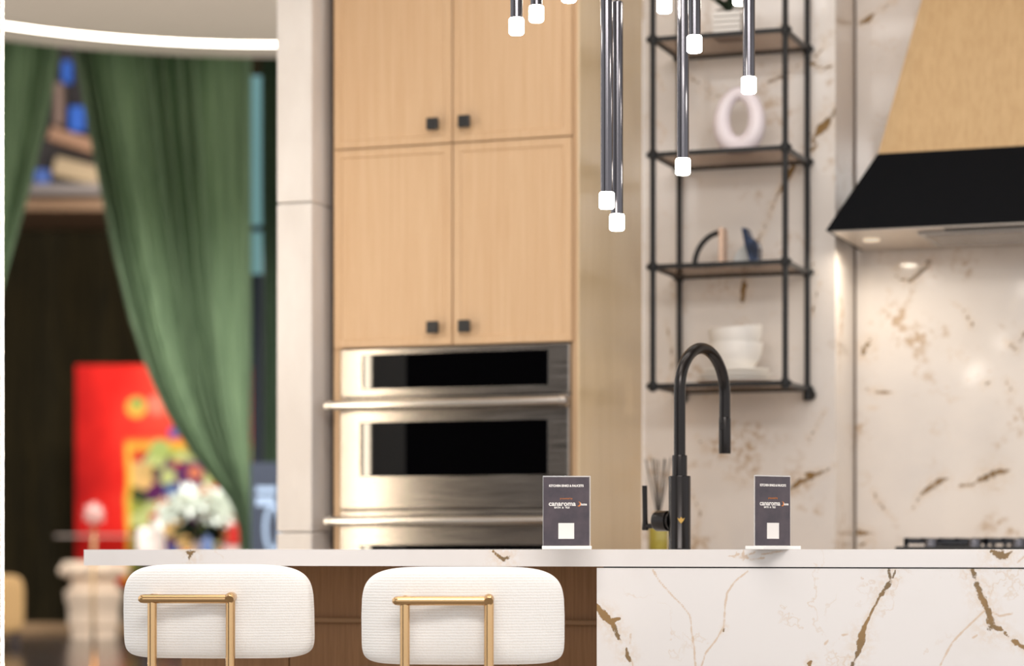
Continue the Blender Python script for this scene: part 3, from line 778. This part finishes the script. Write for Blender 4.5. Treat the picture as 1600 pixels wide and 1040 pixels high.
zh1 = (860 - 655) * k * 1.03; zh0 = (860 - 710) * k * 1.03
pts += [(2 * Rg, 0, zh1)]
tube(bm, pts, .0138, 24); sharp_smooth(obj('gooseneck_spout', bm, M_FAUCET, fa), 50)
bm = bmesh.new(); lathe(bm, [(0, zh0), (.0142, zh0), (.0148, zh0 + .002), (.0148, zh1), (.0138, zh1 + .003), (0, zh1 + .003)], 28, (2 * Rg, 0, 0)); spr = sharp_smooth(obj('spray_head', bm, M_FAUCET, fa))
obj('spray_button', B(2 * Rg - .018, 2 * Rg - .0135, -.005, .005, zh1 - .03, zh1 - .012, bev=.002), M_FAUCET, spr)
zl = (860 - 815) * k
bm = bmesh.new(); tube(bm, [(0, .024, zl), (0, .030, zl), (0, .032, zl), (0, .062, zl), (0, .068, zl)], [.02, .02, .0245, .0245, .021], 28); sharp_smooth(obj('valve', bm, M_FAUCET, fa))
bm = bmesh.new(); tube(bm, [(0, .066, zl - .012), (0, .096, zl - .012)], .006, 14)
lv = sharp_smooth(obj('lever_pin', bm, M_FAUCET, fa))
bm = bmesh.new(); tube(bm, [(0, .096, zl - .022), (0, .096, zl - .018), (0, .0965, zl + .0), (0, .098, zl + .085)], [.007, .0085, .0062, .0062], 16); sharp_smooth(obj('lever', bm, M_FAUCET, fa))
# small crest on the body, facing the stools
cd = Vector((-fp.x, -fp.y, 0)); ang = math.atan2(cd.y, cd.x) - fa.rotation_euler.z
bm = bmesh.new(); prism(bm, [(.0266, y, z) for y, z in ((-.006, .0), (0, -.007), (.006, 0), (.009, .007), (.004, .004), (0, .009), (-.004, .004), (-.009, .007))], (.001, 0, 0))
em = obj('crest', bm, M_GOLD, fa); em.location = (0, 0, zl); em.rotation_euler = (0, 0, ang + .12)

# ================================================================== SIGNS
def sign(label, px, w, h, zc, rz, base_w, base_d):
    p = atz(px, 860, zc); p.z = ITOP + .0003
    s = thing('tabletop_sign', label, 'sign', p, PHI + rz, 'acrylic table signs')
    obj('acrylic_base', B(-base_w / 2, base_w / 2, -base_d / 2, base_d / 2, 0, .0075, bev=.001), mat('frosted_acrylic', (252, 250, 246), .3), s)
    obj('acrylic_back', B(-w / 2, w / 2, .0015, .0040, .0076, .0076 + h, bev=.0006), M_ACRYL, s)
    cd = obj('printed_card', B(-w / 2 + .0015, w / 2 - .003, -.0005, .0012, .0085, h + .0045), M_CARD, s)
    y = -.0008; c0 = -.001; z = lambda f: .0076 + h * f
    text('KITCHEN SINKS & FAUCETS', w * .066, M_PRINTW, cd, (c0, y, z(.855)), bold=.0003, sx=.88)
    text('presented by', w * .05, M_PRINTO, cd, (c0, y, z(.675)))
    text('canaroma', w * .138, M_PRINTW, cd, (-w * .095, y, z(.60)), bold=.00035, sx=1.04)
    text('BATH  &  TILE', w * .052, M_PRINTW, cd, (-w * .10, y, z(.545)), bold=.0002)
    text('home', w * .075, M_PRINTW, cd, (w * .355, y, z(.592)), bold=.0003, sx=.75)
    bm = bmesh.new(); n = 14     # orange crescent mark
    o_ = [(w * .255 + .0042 * math.cos(a), z(.595) + .0052 * math.sin(a)) for a in [-2.3 + 4.0 * i / n for i in range(n + 1)]]
    i_ = [(w * .235 + .0038 * math.cos(a), z(.6) + .0042 * math.sin(a)) for a in [-1.9 + 3.6 * i / n for i in range(n + 1)]]
    prism(bm, [(a, y - .0002, b) for a, b in o_ + i_[::-1]], (0, .0003, 0)); obj('crescent_mark', bm, M_PRINTO, cd)
    obj('white_square', B(-w * .165 - .001, w * .165 - .001, y - .0003, y + .0004, z(.10), z(.325), bev=.0003), M_PRINTW, cd)
    return s
sign('dark printed acrylic sign standing left of the faucet', 885.5, .104, .152, 5.24, 0, .107, .045)
sign('dark printed acrylic sign turned sideways right of the faucet', 1208, .104, .152, 5.2, math.radians(36), .107, .06)

# ================================================================== PENDANTS
pend = [(807, 54, 5.55, 'leftmost pendant lamp of the cluster, tip in front of the oak doors'), (838, 34, 5.75, 'second pendant lamp from the left, in front of the oak doors'),
        (889, 3, 5.85, 'pendant lamp whose tip only just enters the picture right of the oak doors'),
        (948, 326, 5.5, 'long pendant lamp, left of the two lowest-hanging ones'), (964, 360, 5.6, 'lowest-hanging pendant lamp of the whole cluster'),
        (1038, 20, 5.6, 'short-hanging pendant lamp over the left shelf post'), (1067, 273, 5.62, 'long pendant lamp hanging in front of the left shelf posts'),
        (1085, 82, 5.42, 'pendant lamp right beside the long one at the shelf'), (1156, 8, 5.75, 'pendant lamp at the top edge above the ring vase'), (1170, 146, 5.55, 'pendant lamp hanging in front of the ring vase')]
def make_pendant(px, yb, zc, label):
    p = atz(px, yb, zc); k = zc / F
    t = thing('pendant_lamp', label, 'lamp', p, 0, 'slim tube pendant lamps')
    r = .0172; th = .0375
    bm = bmesh.new(); lathe(bm, [(0, 0), (r - .003, 0), (r, .003), (r, th - .003), (r - .002, th), (0, th)], 24); sharp_smooth(obj('diffuser', bm, M_GLOW, t), 60)
    L = .49
    bm = bmesh.new(); lathe(bm, [(0, th), (.0142, th), (.0142, th + L), (.012, th + L + .003), (0, th + L + .003)], 24); sharp_smooth(obj('tube', bm, M_GUN, t))
    bm = bmesh.new(); tube(bm, [(0, 0, th + L), (0, 0, CEIL - p.z - .002)], .002, 8); obj('cable', bm, M_BLACK, t)
    bm = bmesh.new(); lathe(bm, [(0, CEIL - p.z - .02), (.011, CEIL - p.z - .02), (.011, CEIL - p.z - .001), (0, CEIL - p.z - .001)], 20); obj('ceiling_rose', bm, M_BLACK, t)
for a in pend: make_pendant(*a)

# vertical LED strip on the rear of the wall pier (mirrored in the oven glass)
tag(obj('wall_led_strip', B(-3.516, -3.4975, 5.6745, 5.688, .3, 2.42), M_LED2), 'slim vertical LED strip on the left wall pier', 'light strip')

# ================================================================== REED DIFFUSER
dp = XY(1029, 7.25)
rd = thing('reed_diffuser', 'reed diffuser in yellow glass with dark sticks behind the faucet', 'diffuser', (dp, 7.25, zc_top))
bm = bmesh.new(); lathe(bm, [(0, .0005), (.03, .0005), (.031, .004), (.031, .07), (.026, .085), (.014, .093), (.014, .118), (0, .118)], 28)
sharp_smooth(obj('bottle', bm, mat('yellow_glass', (172, 158, 66), .15, coat=.3), rd))
bm = bmesh.new(); lathe(bm, [(.0142, .1), (.018, .1), (.018, .122), (.0142, .122), (.0142, .1)], 20); obj('neck_ring', bm, M_GOLD, rd)
for i in range(7):
    a = i * 2.4; b = .022 + .018 * (i % 3)
    bm = bmesh.new(); tube(bm, [(.003 * math.cos(a), .003 * math.sin(a), .11), (b * math.cos(a), b * math.sin(a), .285 + .004 * (i % 2))], .002, 8); obj('reed', bm, M_BLACK, rd)

# ================================================================== FAR HALL
# red painting
za = 26.5
pa, pb = atz(118, 0, za), atz(400, 0, za); pw = (pb - pa).length
ptop, pbot = atz(118, 570, za).z, .55
M_PAINT = mat('painted_canvas', (214, 34, 24), .7, spec=.15); t_ = NT(M_PAINT)
cx_ = t_.n('ShaderNodeTexCoord'); sp_ = t_.n('ShaderNodeSeparateXYZ'); t_.l(cx_.outputs['Object'], sp_.inputs[0])
nz = t_.noise(cx_.outputs['Object'], 1.4, 3)
red = t_.ramp(t_.math('ADD', t_.math('MULTIPLY', sp_.outputs['X'], .35), t_.math('MULTIPLY', nz, .5)), [(.2, (160, 12, 12)), (.42, (226, 36, 28)), (.85, (250, 96, 72))])
vo = t_.n('ShaderNodeTexVoronoi'); vo.inputs['Scale'].default_value = 6.5; t_.l(cx_.outputs['Object'], vo.inputs['Vector'])
sv = t_.n('ShaderNodeSeparateColor'); t_.l(vo.outputs['Color'], sv.inputs[0])
x_ = t_.n('ShaderNodeValToRGB'); x_.color_ramp.interpolation = 'CONSTANT'; e = x_.color_ramp.elements
pal = [(46, 42, 26), (150, 160, 72), (222, 150, 96), (60, 70, 40), (214, 60, 40), (196, 204, 130), (92, 34, 84), (236, 190, 120), (60, 90, 150)]
while len(e) < len(pal): e.new(.5)
for i, c in enumerate(pal): e[i].position = i / len(pal); e[i].color = lin(c)
t_.l(sv.outputs[0], x_.inputs[0])
px_in = t_.math('ADD', sp_.outputs['X'], t_.math('MULTIPLY', nz, .15))
zr = ptop - pbot
mk1 = t_.math('MULTIPLY', t_.step(px_in, .66, .70), t_.step(sp_.outputs['Z'], zr - .98, zr - .86, 1, 0))
mk2 = t_.math('MULTIPLY', t_.step(px_in, .61, .65), t_.step(sp_.outputs['Z'], zr - .92, zr - .78, 1, 0))
col = t_.mix(mk2, red, (244, 200, 70)); col = t_.mix(mk1, col, x_.outputs[0])
def blob(col, cx, cz, r, c):
    dx = t_.math('POWER', t_.math('SUBTRACT', sp_.outputs['X'], cx), 2); dz = t_.math('POWER', t_.math('SUBTRACT', sp_.outputs['Z'], cz), 2)
    return t_.mix(t_.step(t_.math('ADD', dx, dz), r * r * .6, r * r * 1.2, 1, 0), col, c)
def bl(col, px, py, rpx, c): return blob(col, (px - 118) / 282 * pw, atz(118, py, za).z - pbot, rpx * za / F, c)
for a in ((213, 636, 17, (238, 178, 70)), (214, 630, 11, (150, 168, 84)), (246, 632, 17, (252, 128, 104)), (250, 702, 17, (170, 186, 104)), (296, 742, 24, (92, 40, 92)), (304, 738, 11, (224, 130, 90)), (272, 676, 9, (70, 90, 160)), (226, 735, 14, (214, 176, 110)), (340, 770, 16, (224, 50, 30))):
    col = bl(col, *a)
t_.l(col, t_.p.inputs['Base Color'])
pt = obj('painting', B(0, pw, 0, .05, 0, zr, bev=.004), M_PAINT); pt.location = (pa.x, pa.y, pbot); pt.rotation_euler = (0, 0, PHI)
tag(pt, 'large red abstract floral painting on the far wall', 'painting')
area('painting_fill_light', atz(230, 300, 24.0), (math.radians(70), 0, PHI), 1.2, .3, 60, (1, .9, .8))  # unseen fill light aimed at the painting
# glass ledge in front of it
bm = B(0, .9, 0, .25, 0, .02); o = obj('glass_ledge', bm, thin_glass('pale_glass', (235, 220, 208), .5, .15)); q = atz(86, 838, 26.2); o.location = q; o.rotation_euler = (0, 0, PHI)
tag(o, 'thin pale glass ledge across the red painting', 'ledge')
# carved planter pedestal at the far end
q = atz(147, 0, 25.6); q.z = 0
cp_ = thing('carved_pedestal', 'pale carved stone pedestal below the red painting', 'pedestal', q)
bm = bmesh.new(); lathe(bm, [(0, 0), (.24, 0), (.24, .10), (.27, .13), (.27, .33), (.29, .36), (.31, .48), (.24, .53), (.23, .6), (.33, .66), (.35, .74), (.32, .8), (0, .8)], 40); sharp_smooth(obj('column', bm, M_TERRA, cp_), 40)
for i in range(8):
    a = i * math.pi / 4; bm = bmesh.new(); lathe(bm, [(0, -.05), (.04, -.03), (.05, 0), (.04, .03), (0, .05)], 12, (.335 * math.cos(a), .335 * math.sin(a), .70)); obj('scroll', bm, M_TERRA, cp_, True)
# pink flower on brass stem
q = atz(147, 0, 18.0); q.z = 0; hz_ = atz(147, 803, 18.0).z
pf = thing('stem_flower', 'pink ball flower on a tall slim brass stem', 'flower', q)
bm = bmesh.new(); lathe(bm, [(0, 0), (.12, 0), (.12, .012), (0, .014)], 24); obj('base', bm, M_BRASS, pf)
bm = bmesh.new(); tube(bm, [(0, 0, .012), (-.01, 0, .6), (0, 0, hz_ - .08)], .014, 10); obj('stem', bm, M_BRASS, pf, True)
def petal(bm, c, d, L, W, curl=.15):
    d = d.normalized(); s = d.cross(Vector((0, 0, 1)));
    if s.length < .01: s = Vector((1, 0, 0))
    s.normalize(); u = s.cross(d)
    p = [c, c + d * L * .45 + s * W + u * W * .3, c + d * L - u * L * curl, c + d * L * .45 - s * W + u * W * .3, c + d * L * .5 - u * W * .2]
    v = [bm.verts.new(x) for x in p]
    for f in ((0, 1, 4), (1, 2, 4), (2, 3, 4), (3, 0, 4)): bm.faces.new([v[j] for j in f])
for i in range(26):
    y = 1 - 2 * (i + .5) / 26; rr = math.sqrt(1 - y * y); a = i * 2.4
    d = Vector((rr * math.cos(a), rr * math.sin(a), y)); bm = bmesh.new(); petal(bm, Vector((0, 0, hz_)), d, .1, .042, -.1); obj('petal', bm, M_PINK, pf)
bm = bmesh.new(); lathe(bm, [(0, hz_ - .07), (.05, hz_ - .05), (.07, hz_), (.05, hz_ + .05), (0, hz_ + .07)], 14); obj('flower_core', bm, M_PINK, pf, True)
# console table behind the island, with white flowers
zt2 = 19.5
q = atz(318, 0, zt2); q.z = 0
ct = thing('console_table', 'dark console table carrying the white bouquet', 'table', q, PHI)
M_DWOOD = mat('dark_wood', (52, 36, 34), .4)
hw2 = .5; htab = .86
obj('table_top', B(-hw2, hw2, -.22, .22, htab - .04, htab, bev=.004), M_DWOOD, ct)
for sx in (-1, 1):
    for sy in (-1, 1): obj('leg', B(sx * (hw2 - .05) - .025, sx * (hw2 - .05) + .025, sy * .18 - .025, sy * .18 + .025, 0, htab - .04), M_DWOOD, ct)
q = atz(318, 0, zt2 - .02); q.z = htab + .0005
bq = thing('flower_bouquet', 'wide bouquet of white lilies with dark leaves in a pale vase', 'flowers', q, PHI)
bm = bmesh.new(); lathe(bm, [(0, 0), (.07, 0), (.085, .03), (.09, .1), (.075, .15), (.068, .15), (.08, .1), (.075, .03), (0, .02)], 24); sharp_smooth(obj('vase', bm, mat('pale_pink_vase', (232, 206, 200), .4), bq), 50)
ks = zt2 / F; Z0 = CAM_Z - q.z
for i in range(22):
    fx = -.33 + .62 * i / 21 + random.uniform(-.02, .02); top_ = 1 - (fx / .42) ** 2
    fzv = Z0 + .15 + .24 * top_ * random.uniform(.6, 1.0) + (.0 if i % 2 else .04 * top_); fy = random.uniform(-.16, .05)
    c = Vector((fx, fy, fzv)); bm = bmesh.new()
    out = Vector((fx * 1.2, fy * 2 - .25, .25)).normalized()
    for j in range(6):
        a = j * math.pi / 3 + i; s1 = out.orthogonal().normalized(); s2 = out.cross(s1)
        petal(bm, c, out * .55 + (s1 * math.cos(a) + s2 * math.sin(a)), .17, .05, .12)
    obj('lily', bm, M_PETAL, bq)
    bm = bmesh.new(); tube(bm, [(0, 0, .08), (fx * .5, fy * .5, .16 + .4 * (fzv - .16)), tuple(c)], .006, 6); obj('stem', bm, M_LEAF, bq)
for i in range(38):
    a = random.uniform(0, 6.28); el = random.uniform(-.15, .6); d = Vector((math.cos(a), math.sin(a) * .5, math.sin(el)))
    bm = bmesh.new(); petal(bm, Vector((d.x * .04, d.y * .04, .14 + random.uniform(0, .1))), d, random.uniform(.15, .24), .05, .1); obj('leaf', bm, M_LEAF, bq)
q = atz(236, 0, zt2 - .25); q.z = htab + .0005
q = atz(236, 0, zt2 - .05); q.z = htab + .0005
bm = superell(bmesh.new(), .108, .1, .12, .4, .5, 32, 20); o = obj('white_lantern', bm, mat('lantern_white', (250, 236, 226), .5, emit=(255, 226, 206), es=.25), None, True)
o.location = q + Vector((0, 0, .1215 + .02)); o.rotation_euler = (0, 0, PHI); o.location.z = htab + .1215
tag(o, 'white rounded lantern left of the bouquet', 'lantern')
q = atz(324, 0, zt2 - .18); q.z = htab + .0005
bm = bmesh.new(); lathe(bm, [(0, 0), (.05, 0), (.052, .01), (.052, .11), (.03, .14), (.02, .15), (.02, .18), (0, .18)], 20); o = sharp_smooth(obj('blue_bottle', bm, mat('blue_glass', (110, 130, 175), .2))); o.location = q
tag(o, 'small blue bottle below the white flowers', 'bottle')
q = atz(374, 0, zt2 - .12); q.z = htab + .0005
bx_ = thing('gift_box', 'red gift box with pale base right of the bouquet', 'box', q, PHI)
obj('lower_part', B(-.12, .1, -.08, .08, 0, .1, bev=.006), mat('blush_box', (232, 196, 184), .5), bx_); obj('lid', B(-.09, .085, -.09, .09, .1, .27, bev=.01), mat('red_box', (206, 36, 24), .5), bx_)
# navy board beside the stone wall end
q = atz(392, 0, 14.2); q.z = 0; zt3 = atz(392, 722, 14.2).z
nb = thing('navy_display_board', 'navy display board with white print beside the stone wall end', 'board', q, PHI)
obj('panel', B(0, .5, 0, .03, .02, zt3), M_NAVY, nb)
obj('foot', B(.05, .45, -.12, .15, 0, .02), M_NAVY, nb)
M_NP = mat('board_print', (112, 128, 148), .6)
def nbz(y): return atz(410, y, 14.2).z
for (a, b, c, d) in ((.03, .1, 770, 760), (.03, .09, 790, 775)): obj('print_line', B(a, b + .05, -.002, .0, nbz(a * 0 + c), nbz(d)), M_NP, nb)
bm = bmesh.new(); tube(bm, [(.13 + .045 * math.cos(a), -.001, nbz(825) + .13 * math.sin(a)) for a in [2 * math.pi * i / 24 for i in range(24)]], .014, 6, closed=True)
for v in bm.verts: v.co.y = max(-.003, min(0, v.co.y))
obj('print_loop', bm, M_NP, nb)
# beige chair at the left edge
q = atz(2, 0, 22.5); q.z = 0
ch = thing('beige_armchair', 'beige upholstered armchair at the bottom left in the far hall', 'armchair', q, PHI + .3)
M_BEIGE = mat('beige_fabric', (214, 170, 112), .8)
bm = superell(bmesh.new(), .26, .05, .27, .4, .5, 32, 16); o = obj('backrest', bm, M_BEIGE, ch, True); o.location = (-.05, 0, .42)
bm = superell(bmesh.new(), .26, .26, .07, .4, .5, 32, 16); o = obj('seat', bm, M_BEIGE, ch, True); o.location = (-.05, .25, .34)
for sx in (-.25, .15):
    for sy in (.02, .44): bm = bmesh.new(); tube(bm, [(sx, sy, 0), (sx, sy, .3)], .018, 10); obj('leg', bm, M_DWOOD, ch)
# kerb at the foot of the draped wall
a = atz(-420, 0, 27.2); o = obj('baseboard_far', B(0, 7.5, 0, .1, 0, .10, bev=.01), mat('tan_kerb', (176, 140, 100), .6)); o.location = (a.x, a.y, 0); o.rotation_euler = (0, 0, PHI); struct(o, 'tan kerb along the far wall')
# mezzanine ledge with lit shapes seen through the gap of the drapes
zl_ = 26.0
def far_box(name, label, cat, px0, px1, y0, y1, d, m, rot=0, z=26.0, group=None):
    a = atz(px0, y1, z); b = atz(px1, y0, z); w = math.hypot(b.x - a.x, b.y - a.y); h = b.z - a.z
    o = obj(name, B(-w / 2, w / 2, 0, d, -h / 2, h / 2, bev=min(.03, h * .15)), m); o.location = (a + b) / 2; o.rotation_euler = (0, rot, PHI)
    return tag(o, label, cat, group)
far_box('mezzanine_ledge', 'brown mezzanine ledge high up between the drapes', 'ledge', -60, 330, 310, 328, 1.6, mat('brown_ledge', (120, 92, 66), .6))
far_box('mezzanine_wall', 'dark wall panel above the mezzanine ledge between the drapes', 'wall panel', 20, 220, 60, 309.8, .1, mat('dark_wall', (40, 34, 32), .8), 0, 26.35)
M_PEACH = mat('peach_panel', (140, 104, 78), .6); M_CREAM2 = mat('cream_panel', (150, 130, 100), .6); M_GREYP = mat('grey_panel', (104, 96, 92), .6)
M_BLUEL = mat('blue_sign_light', (20, 60, 130), .6, emit=(36, 104, 200), es=.3)
far_box('display_panel', 'peach panel above the mezzanine between the drapes', 'panel', 74, 150, 207, 228, .3, M_PEACH, math.radians(17), 26.04)
far_box('display_panel', 'cream panel above the mezzanine between the drapes', 'panel', 82, 160, 252, 282, .3, M_CREAM2, math.radians(14), 26.04)
far_box('display_panel', 'grey panel resting on the mezzanine ledge', 'panel', 40, 170, 286, 303, .5, M_GREYP, 0, 25.84)
far_box('display_panel', 'brown upright panel beside the upper blue lights', 'panel', 84, 97, 128, 196, .2, mat('brown_panel', (120, 96, 82), .6), 0, 26.14)
far_box('blue_light', 'uppermost of three blue lights between the drapes', 'light', 96, 110, 94, 128, .15, M_BLUEL, 0, 26.19, 'blue lights above the mezzanine')
far_box('blue_light', 'middle of three blue lights between the drapes', 'light', 107, 130, 165, 204, .15, M_BLUEL, 0, 26.19, 'blue lights above the mezzanine')
far_box('blue_light', 'lowest of three blue lights, next to the left drape', 'light', 54, 76, 264, 286, .15, mat('blue_sign_light_pale', (40, 60, 110), .6, emit=(80, 120, 200), es=.25), 0, 26.19, 'blue lights above the mezzanine')
